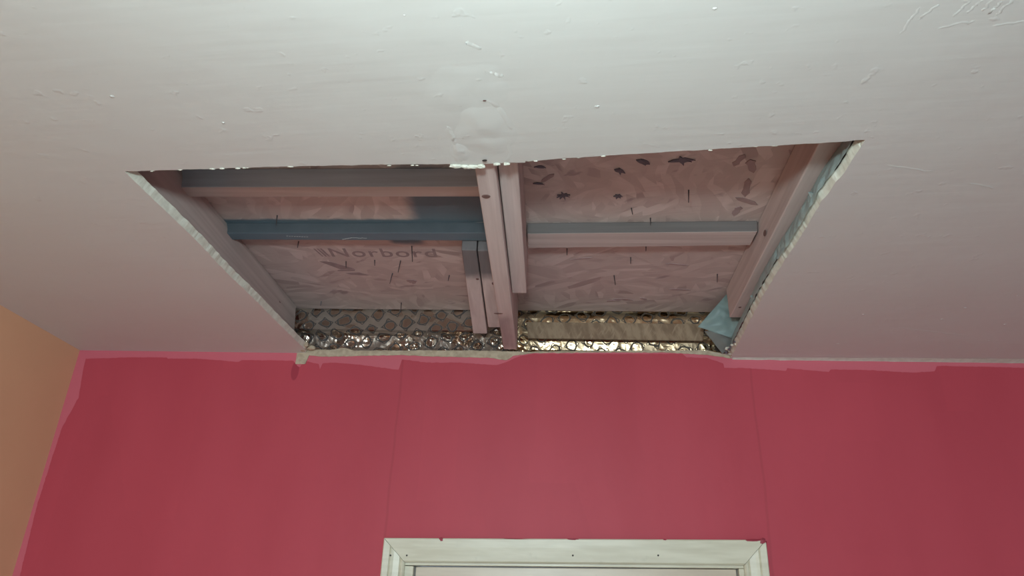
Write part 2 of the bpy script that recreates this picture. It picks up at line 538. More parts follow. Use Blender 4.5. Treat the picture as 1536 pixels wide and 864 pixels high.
def walk(pts, stepl, amp, seed, axis):
    out = []
    for (a, b) in zip(pts, pts[1:]):
        L = math.dist(a, b)
        n = max(1, int(L / stepl))
        for i in range(n):
            t = i / n
            x, y = a[0] + (b[0] - a[0]) * t, a[1] + (b[1] - a[1]) * t
            j = amp * (noise.noise(Vector((x * 40, y * 40, seed))) + 0.6 * noise.noise(Vector((x * 150, y * 150, seed))))
            if axis == 'x':
                x += j
            else:
                y += j
            out.append((x, y))
    out.append(pts[-1])
    return out


nearp = walk(NEAR, 0.006, 0.0016, 1.0, 'y')
leftp = walk(LEFT, 0.006, 0.0012, 2.0, 'x')
rightp = walk(RIGHT, 0.006, 0.0018, 3.0, 'x')
hole = list(reversed(rightp)) + list(reversed(nearp))[1:] + leftp[1:]
TB = 0.015


def top_of(p):
    x, y = p
    if x < -0.65 and y > 1.0:
        return (x + 0.006 + 0.0015 * noise.noise(Vector((x * 60, y * 60, 9))), y)
    if x > 0.44 and y > 0.93:
        return (x - 0.006 - 0.002 * noise.noise(Vector((x * 60, y * 60, 9))), y)
    return (x, y)


outer = [(XL - 0.05, YW), (XL - 0.05, YF - 0.05), (XR + 0.05, YF - 0.05), (XR + 0.05, YW)]
bm = bmesh.new()
ring = outer + hole
lo_ = [bm.verts.new((x, y, H)) for x, y in ring]
hi_ = [bm.verts.new((*(top_of(p) if i >= 4 else p), H + TB)) for i, p in enumerate(ring)]
for t3 in tessellate_polygon([[Vector((x, y, 0)) for x, y in ring]]):
    bm.faces.new([lo_[i] for i in t3])
    bm.faces.new([hi_[i] for i in reversed(t3)])
n_ = len(ring)
for i in range(n_):
    j = (i + 1) % n_
    f = bm.faces.new((lo_[i], lo_[j], hi_[j], hi_[i]))
    if 4 <= i < n_ - 1:
        f.material_index = 1
ceiling = structure(link('ceiling', bm, [M['ceiling'], M['edge']]))

# red wall with its door opening
DX0, DX1, DZ = -0.352, 0.4475, 2.0025
bm = bmesh.new()
add_box(bm, XL - 0.05, DX0 - 0.03, YW, YW + 0.16, 0, 2.5402)
add_box(bm, DX1 + 0.03, XR + 0.05, YW, YW + 0.16, 0, 2.5402)
add_box(bm, DX0 - 0.03, DX1 + 0.03, YW, YW + 0.16, DZ + 0.02, 2.5402)
add_box(bm, XL - 0.05, -0.79, YW, YW + 0.16, 2.5402, 2.72)
add_box(bm, 0.51, XR + 0.05, YW, YW + 0.16, 2.5402, 2.72)
add_box(bm, -0.79, 0.51, YW + 0.085, YW + 0.16, 2.5402, 2.72)
wall_back = structure(link('wall_back', bm, M['red']))
structure(box_obj('wall_left', (XL - 0.1, XL, YF - 0.05, YW + 0.16, 0, 2.72), M['tan']))
structure(box_obj('wall_right', (XR, XR + 0.1, YF - 0.05, YW + 0.16, 0, 2.72), M['grey']))
bm = bmesh.new()
add_box(bm, XL, WIN['x0'], YF - 0.1, YF, 0, 2.72)
add_box(bm, WIN['x1'], XR, YF - 0.1, YF, 0, 2.72)
add_box(bm, WIN['x0'], WIN['x1'], YF - 0.1, YF, 0, WIN['z0'])
add_box(bm, WIN['x0'], WIN['x1'], YF - 0.1, YF, WIN['z1'], 2.72)
structure(link('wall_front', bm, M['grey']))
win = structure(empty('window_1', (-0.1, YF - 0.05, WIN['z0'])))  # unseen window, added to light the room from behind
bm = bmesh.new()
for d in ((WIN['x0'], WIN['x0'] + 0.06, WIN['z0'], WIN['z1']), (WIN['x1'] - 0.06, WIN['x1'], WIN['z0'], WIN['z1']),
          (-0.13, -0.07, WIN['z0'] + 0.06, WIN['z1'] - 0.06), (WIN['x0'] + 0.06, WIN['x1'] - 0.06, WIN['z0'], WIN['z0'] + 0.06),
          (WIN['x0'] + 0.06, WIN['x1'] - 0.06, WIN['z1'] - 0.06, WIN['z1'])):
    add_box(bm, d[0], d[1], YF - 0.08, YF - 0.02, d[2], d[3], 0.004)
link('window_frame', bm, M['white'], win)
for a, b in ((WIN['x0'] + 0.06, -0.13), (-0.07, WIN['x1'] - 0.06)):
    box_obj('pane', (a, b, YF - 0.055, YF - 0.05, WIN['z0'] + 0.06, WIN['z1'] - 0.06), M['glass'], win)

# the torn, part filled top edge of the wall's plasterboard
HT = [(-0.7368, 2.551), (-0.7212, 2.5512), (-0.6339, 2.5503), (-0.6058, 2.5567), (-0.5759, 2.549), (-0.4418, 2.5507), (-0.252, 2.5532),
      (-0.139, 2.5526), (-0.0641, 2.5516), (0.029, 2.5548), (0.1217, 2.556), (0.3056, 2.5603), (0.4151, 2.5617), (0.4418, 2.5562), (0.4790, 2.5468)]
HB = [(-0.7378, 2.507), (-0.7086, 2.5054), (-0.7049, 2.5333), (-0.6696, 2.5298), (-0.6311, 2.5303), (-0.5547, 2.5333), (-0.4404, 2.5368),
      (-0.2696, 2.5331), (-0.185, 2.5323), (-0.138, 2.525), (-0.1198, 2.539), (-0.064, 2.5477), (0.1216, 2.552), (0.3053, 2.5544),
      (0.4141, 2.549), (0.4790, 2.5391)]


# red board carried up behind the filler to the torn edge
def strip(name, top, bot, y0, y1, mat, n=170, jt=0.0016, jb=0.0016, x0=-0.737, x1=0.479):
    bm = bmesh.new()
    rows = []
    for i in range(n + 1):
        x = x0 + (x1 - x0) * i / n
        zt = interp(top, x) + jt * noise.noise(Vector((x * 90, 4.2, 0))) + jt * 0.7 * noise.noise(Vector((x * 260, 1.2, 0)))
        zb = min(interp(bot, x) + jb * noise.noise(Vector((x * 80, 8.2, 0))) + jb * noise.noise(Vector((x * 240, 3.1, 0))), zt - 0.0012)
        yj = 0.0008 * noise.noise(Vector((x * 70, 0.3, 0)))
        rows.append([bm.verts.new((x, y0 + yj, zb)), bm.verts.new((x, y0 + yj, zt)), bm.verts.new((x, y1, zt)), bm.verts.new((x, y1, zb))])
    for a, b in zip(rows, rows[1:]):
        for i in range(4):
            j = (i + 1) % 4
            bm.faces.new((a[i], b[i], b[j], a[j]))
    bm.faces.new(rows[0])
    bm.faces.new(list(reversed(rows[-1])))
    return link(name, bm, mat, wall_back)


strip('board_top', [(p[0], p[1] - 0.0015) for p in HT], [(-0.74, 2.534), (0.48, 2.534)], YW, YW + 0.010, M['red'], jb=0)
o = strip('torn_edge', HT, HB, YW - 0.0022, YW + 0.010, M['filler'])
o['label'] = 'beige torn plaster edge along the top of the red wall'

# cracked plaster crumbs along the near edge and in the corners
for i in range(30):
    x = -0.73 + 1.18 * RND.random()
    y = interp(NEAR, x)
    lump('plaster_crumb', (x, y + RND.uniform(-0.001, 0.002), H + RND.uniform(-0.0015, 0.0015)), RND.uniform(0.0008, 0.0022), M['edge'], ceiling, i, (2.6, 0.8, 0.7), 1)
for x, y, r, fl in ((-0.165, 0.9765, 0.008, (1.4, 0.5, 0.4)), (-0.15, 0.978, 0.006, (1.2, 0.7, 0.5)), (-0.138, 0.979, 0.007, (1.5, 0.7, 0.5)),
                    (-0.125, 0.978, 0.006, (1.2, 0.8, 0.6)), (-0.098, 0.972, 0.004, (1.5, 0.6, 0.6)), (-0.082, 0.971, 0.004, (1.5, 0.6, 0.6))):
    lump('plaster_chip', (x, y, H - 0.001), r, M['edge'], ceiling, x * 50, fl)
for x, y, z, r in ((-0.706, 1.862, 2.551, 0.012), (-0.692, 1.885, 2.549, 0.011), (-0.716, 1.885, 2.545, 0.010)):
    lump('plaster_lump', (x, y, z), r, M['filler'], ceiling, x * 70, (1.2, 1.0, 0.7))
for i in range(12):
    lump('plaster_lump', (0.470 + RND.uniform(-0.010, 0.006), 1.80 + 0.009 * i, 2.548 + RND.uniform(-0.003, 0.006)), RND.uniform(0.003, 0.007), M['edge'] if i % 3 else M['chip'], ceiling, i + 40, (1, 1.2, 0.8), 1)


# lumpy skim patch, its hairline cracks and brush ridges
def patch(name, cx, cy, rx, ry, hgt, seed, rot=0.0):
    bm = bmesh.new()
    N = 26
    g = []
    for j in range(N + 1):
        row = []
        for i in range(N + 1):
            u, v = -1 + 2 * i / N, -1 + 2 * j / N
            d = math.hypot(u, v) * (1 + 0.25 * noise.noise(Vector((u * 1.6, v * 1.6, seed))))
            z = hgt * max(0.0, 1 - d * d) ** 2 * (0.8 + 0.5 * noise.noise(Vector((u * 3, v * 3, seed + 5))))
            x, y = u * rx, v * ry
            c, s = math.cos(rot), math.sin(rot)
            row.append(bm.verts.new((cx + c * x - s * y, cy + s * x + c * y, H + 0.0004 - z)))
        g.append(row)
    for j in range(N):
        for i in range(N):
            bm.faces.new((g[j][i], g[j][i + 1], g[j + 1][i + 1], g[j + 1][i]))
    return link(name, bm, M['patch'], ceiling, True)


patch('skim_patch', -0.112, 0.885, 0.06, 0.085, 0.0028, 1.0)
patch('skim_patch', -0.13, 0.80, 0.08, 0.09, 0.0016, 2.0, 0.4)
patch('skim_patch', -0.155, 0.94, 0.02, 0.035, 0.0025, 3.0)


def ribbon(name, pts, wdt, hgt, mat, parent, z=H):
    """a low ridge on the ceiling following pts"""
    bm = bmesh.new()
    rows = []
    for i, (x, y) in enumerate(pts):
        a = pts[max(0, i - 1)]
        b = pts[min(len(pts) - 1, i + 1)]
        d = Vector((b[0] - a[0], b[1] - a[1], 0)).normalized()
        nrm = Vector((-d.y, d.x, 0))
        e = 0.25 if i in (0, len(pts) - 1) else 1.0
        p = Vector((x, y, z))
        rows.append([bm.verts.new(p - nrm * wdt * e + Vector((0, 0, 0.0003))), bm.verts.new(p - Vector((0, 0, hgt * e))), bm.verts.new(p + nrm * wdt * e + Vector((0, 0, 0.0003)))])
    for a, b in zip(rows, rows[1:]):
        for i in range(2):
            bm.faces.new((a[i], a[i + 1], b[i + 1], b[i]))
    return link(name, bm, mat, parent, True)


def wig(a, b, n, amp, seed):
    return [(a[0] + (b[0] - a[0]) * i / n + amp * noise.noise(Vector((i * 0.7, seed, 0))), a[1] + (b[1] - a[1]) * i / n + amp * noise.noise(Vector((i * 0.7, seed, 5)))) for i in range(n + 1)]


for i, (a, b, wd, h) in enumerate([((-0.166, 0.872), (-0.158, 0.922), .0035, .0016), ((-0.158, 0.922), (-0.160, 0.975), .003, .0014),
                                   ((-0.125, 0.800), (-0.085, 0.828), .004, .0018), ((-0.085, 0.828), (-0.070, 0.885), .004, .0016),
                                   ((-0.13, 0.83), (-0.138, 0.90), .004, .0012), ((-0.073, 0.90), (-0.080, 0.97), .003, .0012),
                                   ((-0.10, 0.755), (-0.075, 0.765), .003, .0012), ((-0.12, 0.70), (-0.10, 0.715), .003, .0014)]):
    ribbon('skim_ridge', wig(a, b, 10, 0.006, i * 3.3), wd * 1.6, h * 0.5, M['patch'], ceiling)
for i, (a, b) in enumerate([((0.478, 0.645), (0.470, 0.672)), ((0.492, 0.640), (0.484, 0.668)), ((0.505, 0.640), (0.498, 0.664)),
                            ((0.515, 0.648), (0.508, 0.668)), ((0.525, 0.645), (0.519, 0.671)), ((0.445, 0.650), (0.432, 0.675)),
                            ((0.523, 0.688), (0.565, 0.678)), ((0.425, 0.655), (0.42, 0.70)), ((0.46, 0.69), (0.50, 0.678)),
                            ((0.67, 1.03), (0.72, 1.05)), ((0.52, 0.98), (0.60, 1.00)), ((0.80, 1.66), (1.02, 1.72)), ((0.42, 1.87), (1.1, 1.885))]):
    ribbon('brush_ridge', wig(a, b, 10, 0.004, 50 + i * 2.7), 0.003, 0.0006, M['patch'], ceiling)
for i in range(26):
    x, y = RND.uniform(-0.9, 1.1), RND.uniform(0.62, 1.8)
    if -0.78 < x < 0.52 and y > 0.88:
        continue
    lump('paint_speck', (x, y, H), RND.uniform(0.0015, 0.003), M['patch'], ceiling, i + 9, (1.3, 1, 0.5), 1)
# a smear of pale filler run along the ceiling where it meets the wall
bm = bmesh.new()
rows = []
for i in range(181):
    x = 0.482 + (XR - 0.482) * i / 180
    wd_ = 0.024 * min(1, 0.35 + (x - 0.48) * 1.1) + 0.006 * noise.noise(Vector((x * 9, 1, 0))) + 0.003 * noise.noise(Vector((x * 50, 2, 0)))
    rows.append([bm.verts.new((x, YW - wd_, H - 0.0002)), bm.verts.new((x, YW - wd_ * 0.75, H - 0.0014)),
                 bm.verts.new((x, YW - wd_ * 0.25, H - 0.0020)), bm.verts.new((x, YW - 0.0002, H - 0.0035 - 0.001 * noise.noise(Vector((x * 30, 5, 0)))))])
for a, b in zip(rows, rows[1:]):
    for i in range(3):
        bm.faces.new((a[i], a[i + 1], b[i + 1], b[i]))
o = link('filler_smear', bm, M['smear'], ceiling, True)
o['label'] = 'pale filler smeared along the ceiling edge above the red wall'
disc('nail_hole', (-0.1040, 0.813, H - 0.0022), (0, 0.1, -1), 0.0026, M['knot'], ceiling, 0.0012)
disc('nail_hole', (-0.1166, 0.957, H - 0.0042), (0.1, 0, -1), 0.0042, M['hole'], ceiling, 0.003)


# ------------------------------------------------------------------ door frame
door = structure(empty('door_1', (0.045, YW, 0)), 'cream painted door frame and door top below the red wall')
IN = [(-0.3733, -0.02), (-0.3733, 1.9906), (0.4589, 2.0076), (0.4609, -0.02)]
OUT = [(-0.4300, -0.02), (-0.4293, 2.0456), (0.5150, 2.0662), (0.5165, -0.02)]
IN[0] = (-0.3735, 0.0)
OUT[0] = (-0.4300, 0.0)
IN[3] = (0.4600, 0.0)
OUT[3] = (0.5165, 0.0)
PROF = [(0.0, 0.0), (0.0, 0.009), (0.07, 0.0125), (0.14, 0.012), (0.20, 0.0095), (0.24, 0.0125), (0.50, 0.015), (0.62, 0.0175), (0.66, 0.0155), (0.70, 0.019), (0.96, 0.020), (1.0, 0.018), (1.0, 0.0)]
PROFH = [(0.0, 0.0), (0.0, 0.009), (0.06, 0.0125), (0.30, 0.0145), (0.62, 0.0175), (0.96, 0.020), (1.0, 0.018), (1.0, 0.0)]
for nm, i, prof in (('architrave_side', 0, PROF), ('architrave_head', 1, PROFH), ('architrave_side', 2, PROF)):
    bm = bmesh.new()
    loops = []
    for j in (i, i + 1):
        lp = []
        for u, t in prof:
            x = IN[j][0] + (OUT[j][0] - IN[j][0]) * u
            z = IN[j][1] + (OUT[j][1] - IN[j][1]) * u
            lp.append((x, YW - t, z))
        loops.append(lp)
    # a hair of daylight at the mitres
    sh = 0.0006
    A = [Vector(p) for p in loops[0]]
    B = [Vector(p) for p in loops[1]]
    va, vb = [], []
    for a, b in zip(A, B):
        d = (b - a).normalized() * sh
        va.append(bm.verts.new(a + d))
        vb.append(bm.verts.new(b - d))
    for q in range(len(prof)):
        r = (q + 1) % len(prof)
        bm.faces.new((va[q], va[r], vb[r], vb[q]))
    bm.faces.new(va)
    bm.faces.new(list(reversed(vb)))
    ar = link(nm, bm, M['gloss'], door)
    if nm == 'architrave_head':
        for x, z in ((-0.368, 2.0059), (0.044, 2.0174), (0.2521, 2.0233)):
            disc('nail_hole', (x, YW - 0.0172, z), (0, -1, 0), 0.0022, M['hole'], ar, h=0.0012)
        for x, wd_, hh in ((-0.285, 0.012, 0.010), (0.045, 0.03, 0.005), (0.27, 0.008, 0.004), (0.487, 0.05, 0.007), (0.507, 0.018, 0.014), (-0.10, 0.06, 0.002)):
            zt = 2.0456 + (2.0662 - 2.0456) * (x + 0.4293) / 0.9443
            lump('paint_smear', (x, YW - 0.0185, zt - hh * 0.25), 0.5, M['redspot'], ar, x * 30, (wd_, 0.004, hh))
    elif i == 0:
        disc('nail_hole', (-0.4085, YW - 0.0187, 2.0048), (0, -1, 0), 0.0022, M['hole'], ar, h=0.0012)
bm = bmesh.new()
add_box(bm, DX0 - 0.0295, DX0, YW + 0.0005, YW + 0.10, 0, 1.983, 0.0015)
link('lining', bm, M['gloss'], door)
bm = bmesh.new()
add_box(bm, DX1, DX1 + 0.0295, YW + 0.0005, YW + 0.10, 0, 2.000, 0.0015)
link('lining', bm, M['gloss'], door)
bm = bmesh.new()
XA, XB = DX0 - 0.0295, DX1 + 0.0295
add_hexa(bm, [(XA, YW + 0.0005, 1.984), (XB, YW + 0.0005, 2.001), (XB, YW + 0.10, 2.001), (XA, YW + 0.10, 1.984),
              (XA, YW + 0.0005, DZ + 0.0195), (XB, YW + 0.0005, DZ + 0.0195), (XB, YW + 0.10, DZ + 0.0195), (XA, YW + 0.10, DZ + 0.0195)], 0.0015)
link('lining', bm, M['gloss'], door)
bm = bmesh.new()
add_hexa(bm, [(DX0 + 0.006, YW + 0.012, 0.006), (DX1 - 0.006, YW + 0.012, 0.006), (DX1 - 0.006, YW + 0.052, 0.006), (DX0 + 0.006, YW + 0.052, 0.006),
              (DX0 + 0.004, YW + 0.012, 1.9820), (DX1 - 0.004, YW + 0.012, 1.9990), (DX1 - 0.004, YW + 0.052, 1.9990), (DX0 + 0.004, YW + 0.052, 1.9820)], 0.002)
link('door_leaf', bm, M['leaf'], door)

# ------------------------------------------------------------------ roof timbers seen through the opening
roof = box_obj('roof_covering', (XL - 0.1, XR + 0.1, YF - 0.1, YW + 0.2, 2.721, 2.74), M['felt'])
tag(roof, 'dark roof felt lying over the strand boards, mostly hidden above them', 'roofing')

osb_near = box_obj('strand_board', (XL, XR, YF, 1.4195, ZD, 2.708), M['osb_near'])
tag(osb_near, 'strand board over the near half of the opening, with dark torn strands on the right', 'board')
osb_far = box_obj('strand_board', (XL, XR, 1.4215, 1.934, ZD, 2.708), M['osb_far'])
tag(osb_far, 'strand board over the wall half of the opening, stamped with faded lettering', 'board')

lj = beam('ceiling_joist', (-0.815, -0.757, -2.7, 2.5552), (-0.797, -0.753, 1.911, 2.5552), 2.6895, M['wood_left'],
          topn=(-0.840, -0.800, -2.7), topf=(-0.806, -0.766, 1.911))
tag(lj, 'long pinkish joist forming the left side of the opening', 'joist')
for p, r in (((-0.7665, 1.138, 2.6), .006), ((-0.766, 1.366, 2.631), .007), ((-0.765, 1.511, 2.619), .004), ((-0.7655, 1.781, 2.646), .006), ((-0.766, 1.234, 2.613), .005)):
    t_ = (p[1] + 2.7) / 4.611
    x = -0.757 + t_ * 0.004 - (p[2] - 2.5552) / 0.1343 * (0.043 - 0.030 * t_)
    disc('knot', (x + 0.0002, p[1], p[2]), (1, 0, 0.2), r * 0.7, M['knot'], lj, r * 1.3)

cj = beam('ceiling_joist', (-0.104, -0.069, -2.7, 2.557), (-0.1445, -0.109, 1.876, 2.545), 2.6895, M['wood_joist'])
cj_x = lambda y: -0.136 + (y - 0.976) / 0.9 * -0.0085
bpy.data.objects.remove(cj, do_unlink=True)
cj = beam('ceiling_joist', (-0.1355, -0.1010, 0.70, 2.5565), (-0.1455, -0.1085, 1.872, 2.546), 2.6895, M['wood_joist'])
tag(cj, 'long centre joist reaching the red wall, with a knot and a purplish damp stain', 'joist')
disc('knot', (-0.1268, 1.092, 2.5525), (0, 0, -1), 0.0065, M['knot'], cj, 0.008, h=0.001)
disc('knot', (-0.142, 1.62, 2.548), (0, 0, -1), 0.004, M['knot'], cj, 0.012, h=0.001)

sj = beam('ceiling_joist', (-0.0985, -0.0645, 0.70, 2.570), (-0.1050, -0.0705, 1.548, 2.570), 2.6895, M['wood_sister'])
tag(sj, 'shorter joist beside the right of the centre joist, its square end stopping short', 'joist')

rj = beam('ceiling_joist', (0.421, 0.470, 0.60, 2.600), (0.4488, 0.4880, 1.758, 2.600), 2.6895, M['wood_right'],
          topn=(0.432, 0.480, 0.60), topf=(0.4515, 0.492, 1.774))
tag(rj, 'pinkish joist along the right side of the opening, ending above blue plastic', 'joist')
disc('knot', (0.4398, 1.365, 2.632), (-1, 0, -0.1), 0.006, M['knot'], rj, 0.010)
disc('knot', (0.4598, 1.690, 2.5998), (0, 0, -1), 0.004, M['knot'], rj, 0.004)

s1 = beam('short_timber', (-0.2200, -0.1850, 1.463, 2.640), (-0.2320, -0.1920, 1.868, 2.590), 2.6895, M['wood_short'])
tag(s1, 'short timber left of the centre joist, the longer and outermost of two with blackened tops', 'timber')
s2 = beam('short_timber', (-0.1830, -0.1480, 1.465, 2.640), (-0.1850, -0.1500, 1.815, 2.588), 2.6895, M['wood_short'])
tag(s2, 'short timber squeezed between the outer short timber and the centre joist', 'timber')
disc('knot', (-0.156, 1.60, 2.6195), (0, 0, -1), 0.006, M['knot'], s2, 0.004, h=0.002)
disc('knot', (-0.194, 1.585, 2.6245), (0, 0, -1), 0.004, M['knot'], s1, 0.004, h=0.002)

bm = bmesh.new()
add_box(bm, -0.776, -0.1395, 1.203, 1.240, 2.645, 2.6895, 0.0015)
ng = link('noggin', bm, M['wood_noggin'])
tone_front(ng, 'weathered_pale')
tag(ng, 'noggin between left and centre joists at the near edge of the opening', 'timber')
bm = bmesh.new()
add_hexa(bm, [(-0.768, 1.424, 2.662), (-0.142, 1.420, 2.662), (-0.142, 1.458, 2.662), (-0.768, 1.456, 2.662),
              (-0.771, 1.424, 2.6895), (-0.142, 1.420, 2.6895), (-0.142, 1.458, 2.6895), (-0.771, 1.456, 2.6895)], 0.0015)
b1 = link('batten', bm, M['batten_dark'])
tone_front(b1, 'stained_front')
tag(b1, 'black stained batten across the board joint, left of the centre joist', 'batten')
for a, b, sd in (((-0.628, 1.436), (-0.576, 1.441), 1), ((-0.50, 1.452), (-0.478, 1.444), 2), ((-0.478, 1.444), (-0.44, 1.446), 3)):
    bm = bmesh.new()
    n = 9
    for i in range(n):
        t = (i + 0.1) / n
        x = a[0] + (b[0] - a[0]) * t
        y = a[1] + (b[1] - a[1]) * t + 0.002 * noise.noise(Vector((i * 0.9, sd, 0)))
        add_box(bm, x, x + 0.0035 + 0.002 * noise.noise(Vector((i, sd, 4))), y, y + 0.0014, 2.6614, 2.6621)
    link('pale_scuff', bm, M['scuff'], b1)
bm = bmesh.new()
add_hexa(bm, [(-0.0670, 1.424, 2.662), (0.4400, 1.412, 2.662), (0.4400, 1.476, 2.662), (-0.0670, 1.494, 2.662),
              (-0.0670, 1.424, 2.6895), (0.4430, 1.412, 2.6895), (0.4430, 1.476, 2.6895), (-0.0670, 1.494, 2.6895)], 0.0015)
b2 = link('batten', bm, M['batten'])
tone_front(b2)
tag(b2, 'wide batten with a grey front edge across the board joint, right of the centre joist', 'batten')

# ---- what is on the strand boards: nails, torn strands, stamped lettering
NAILS = [(-0.6286, 1.5147, -0.6295, 2.6753), (-0.5398, 1.6215, -0.5378, 2.6747), (-0.4633, 1.6133, -0.4618, 2.6767), (-0.3969, 1.6164, -0.4008, 2.6597),
         (-0.4329, 1.6905, -0.438, 2.6627), (-0.354, 1.537, -0.3489, 2.6499), (-0.2834, 1.7008, -0.286, 2.6763), (-0.4475, 1.8843, -0.4468, 2.6628),
         (-0.6813, 1.8792, -0.6821, 2.6786), (-0.6378, 1.3906, -0.6366, 2.6673), (0.2718, 1.287, 0.2699, 2.6626), (0.2108, 1.52, 0.21, 2.6721),
         (0.0243, 1.5483, 0.0243, 2.6754), (0.1816, 1.5928, 0.1811, 2.6753), (0.1484, 1.6953, 0.1512, 2.6652), (0.4105, 1.6841, 0.4087, 2.6692),
         (0.1608, 1.3587, 0.1632, 2.6766), (0.207, 1.4012, 0.2064, 2.6763)]
for x0, y, x1, z1 in NAILS:
    a, b = Vector((x0, y, ZD + 0.001)), Vector((x1, y + 0.002, z1 - 0.002))
    bm = bmesh.new()
    bmesh.ops.create_cone(bm, cap_ends=True, segments=7, radius1=0.0016, radius2=0.0008, depth=(b - a).length)
    q = Vector((0, 0, 1)).rotation_difference((b - a).normalized())
    for v in bm.verts:
        v.co = q @ v.co + (a + b) / 2
    link('nail', bm, M['nail'], osb_far if y > 1.42 else osb_near)


def splinter(at, L, wd, ang, mat, parent, drop=0.003):
    bm = bmesh.new()
    c, s = math.cos(ang), math.sin(ang)
    n = 5
    t_, u_ = [], []
    for i in range(n + 1):
        t = -1 + 2 * i / n
        h = wd * (1 - abs(t) ** (1.6 if mat is M['chip'] else 8)) * (0.8 + 0.5 * noise.noise(Vector((t * 3, at[0] * 40, at[1] * 40)))) + 0.0004
        for sg, lst in ((1, t_), (-1, u_)):
            x, y = t * L, sg * h
            zz = ZD - 0.0008 - drop * abs(t) ** 2 * (0.4 if sg > 0 else 1)
            lst.append((at[0] + c * x - s * y, at[1] + s * x + c * y, zz))
    lo = [bm.verts.new(p) for p in t_ + u_[::-1]]
    hi = [bm.verts.new((p[0], p[1], p[2] + 0.0012)) for p in t_ + u_[::-1]]
    m = len(lo)
    bm.faces.new(lo)
    bm.faces.new(hi[::-1])
    for i in range(m):
        bm.faces.new((lo[i], lo[(i + 1) % m], hi[(i + 1) % m], hi[i]))
    link('torn_strand', bm, mat, parent)


for x, y, items in ((0.0128, 1.307, ((.014, .004, .3), (.016, .004, 1.3), (.013, .005, 2.2), (.015, .003, 2.8))),
                    (0.1281, 1.309, ((.010, .005, .1), (.010, .004, .9), (.009, .004, 2.0))),
                    (-0.0386, 1.2606, ((.012, .005, .2),)), (-0.0348, 1.2004, ((.012, .008, .1),)),
                    (0.1240, 1.215, ((.013, .009, .5), (.012, .005, 1.4))), (0.2404, 1.180, ((.026, .009, -.1), (.020, .006, .15), (.016, .006, 1.2))),
                    (0.1667, 1.184, ((.016, .010, .5), (.012, .007, 1.1)))):
    for L, wd, a in items:
        splinter((x, y), L, wd, a, M['chip'], osb_near)
for x, y, L, wd, a in ((0.3786, 1.200, .024, .010, 1.2), (0.3876, 1.277, .034, .008, 1.45), (0.3885, 1.37, .020, .008, 1.7), (0.35, 1.18, .02, .008, 1.9),
                       (0.40, 1.33, .03, .009, .5), (-0.02, 1.24, .02, .006, 2.3)):
    splinter((x, y), L, wd, a, M['chip_red'], osb_near, 0.0015)
for x, y, L, wd, a in ((0.1857, 1.8486, .028, .007, 0.1), (0.2403, 1.843, .012, .006, 0.5), (0.16, 1.858, .02, .004, -.1), (-0.395, 1.735, .010, .012, 0.6), (-0.385, 1.742, .012, .007, 2.0),
                       (0.30, 1.63, .03, .003, .2), (0.06, 1.60, .028, .003, 2.9), (0.33, 1.78, .03, .004, .1)):
    splinter((x, y), L, wd, a, M['chip_red'], osb_far, 0.0015)

cu = bpy.data.curves.new('stamped_lettering', 'FONT')
cu.body = 'Norbord'
cu.size = 0.064
cu.extrude = 0.0002
cu.offset = 0.0006
cu.space_character = 1.12
tx = bpy.data.objects.new('stamped_lettering', cu)
cu.materials.append(M['ink'])
C.objects.link(tx)
bpy.context.view_layer.update()
wdt = tx.dimensions.x
me = bpy.data.meshes.new_from_object(tx.evaluated_get(bpy.context.evaluated_depsgraph_get()))
bpy.data.objects.remove(tx, do_unlink=True)
me.transform(Matrix.Translation((-0.572, 1.5945, ZD - 0.0003)) @ Matrix.Rotation(math.pi, 4, 'X') @ Matrix.Diagonal((0.268 / wdt, 1, 1, 1)))
tx = bpy.data.objects.new('stamped_lettering', me)
C.objects.link(tx)
tx.parent = osb_far
tx['label'] = 'faded dark lettering stamped on the board'
for i in range(3):
    bm = bmesh.new()
    x = -0.594 + 0.0085 * i
    add_hexa(bm, [(x - 0.010, 1.552, ZD - .0005), (x - 0.006, 1.552, ZD - .0005), (x + 0.004, 1.594, ZD - .0005), (x, 1.594, ZD - .0005),
                  (x - 0.010, 1.552, ZD - .0001), (x - 0.006, 1.552, ZD - .0001), (x + 0.004, 1.594, ZD - .0001), (x, 1.594, ZD - .0001)])
    link('stamped_bar', bm, M['ink'], osb_far)
for pts in ([(-0.610, 1.622), (-0.592, 1.622), (-0.545, 1.668), (-0.566, 1.668)], [(-0.592, 1.622), (-0.580, 1.626), (-0.528, 1.664), (-0.545, 1.668)],
            [(-0.575, 1.672), (-0.528, 1.668), (-0.531, 1.676), (-0.578, 1.678)], [(-0.560, 1.690), (-0.522, 1.686), (-0.500, 1.702), (-0.545, 1.700)]):
    bm = bmesh.new()
    add_hexa(bm, [(*p, ZD - .0005) for p in pts] + [(*p, ZD - .0001) for p in pts])
    link('stamped_bar', bm, M['ink'], osb_far)


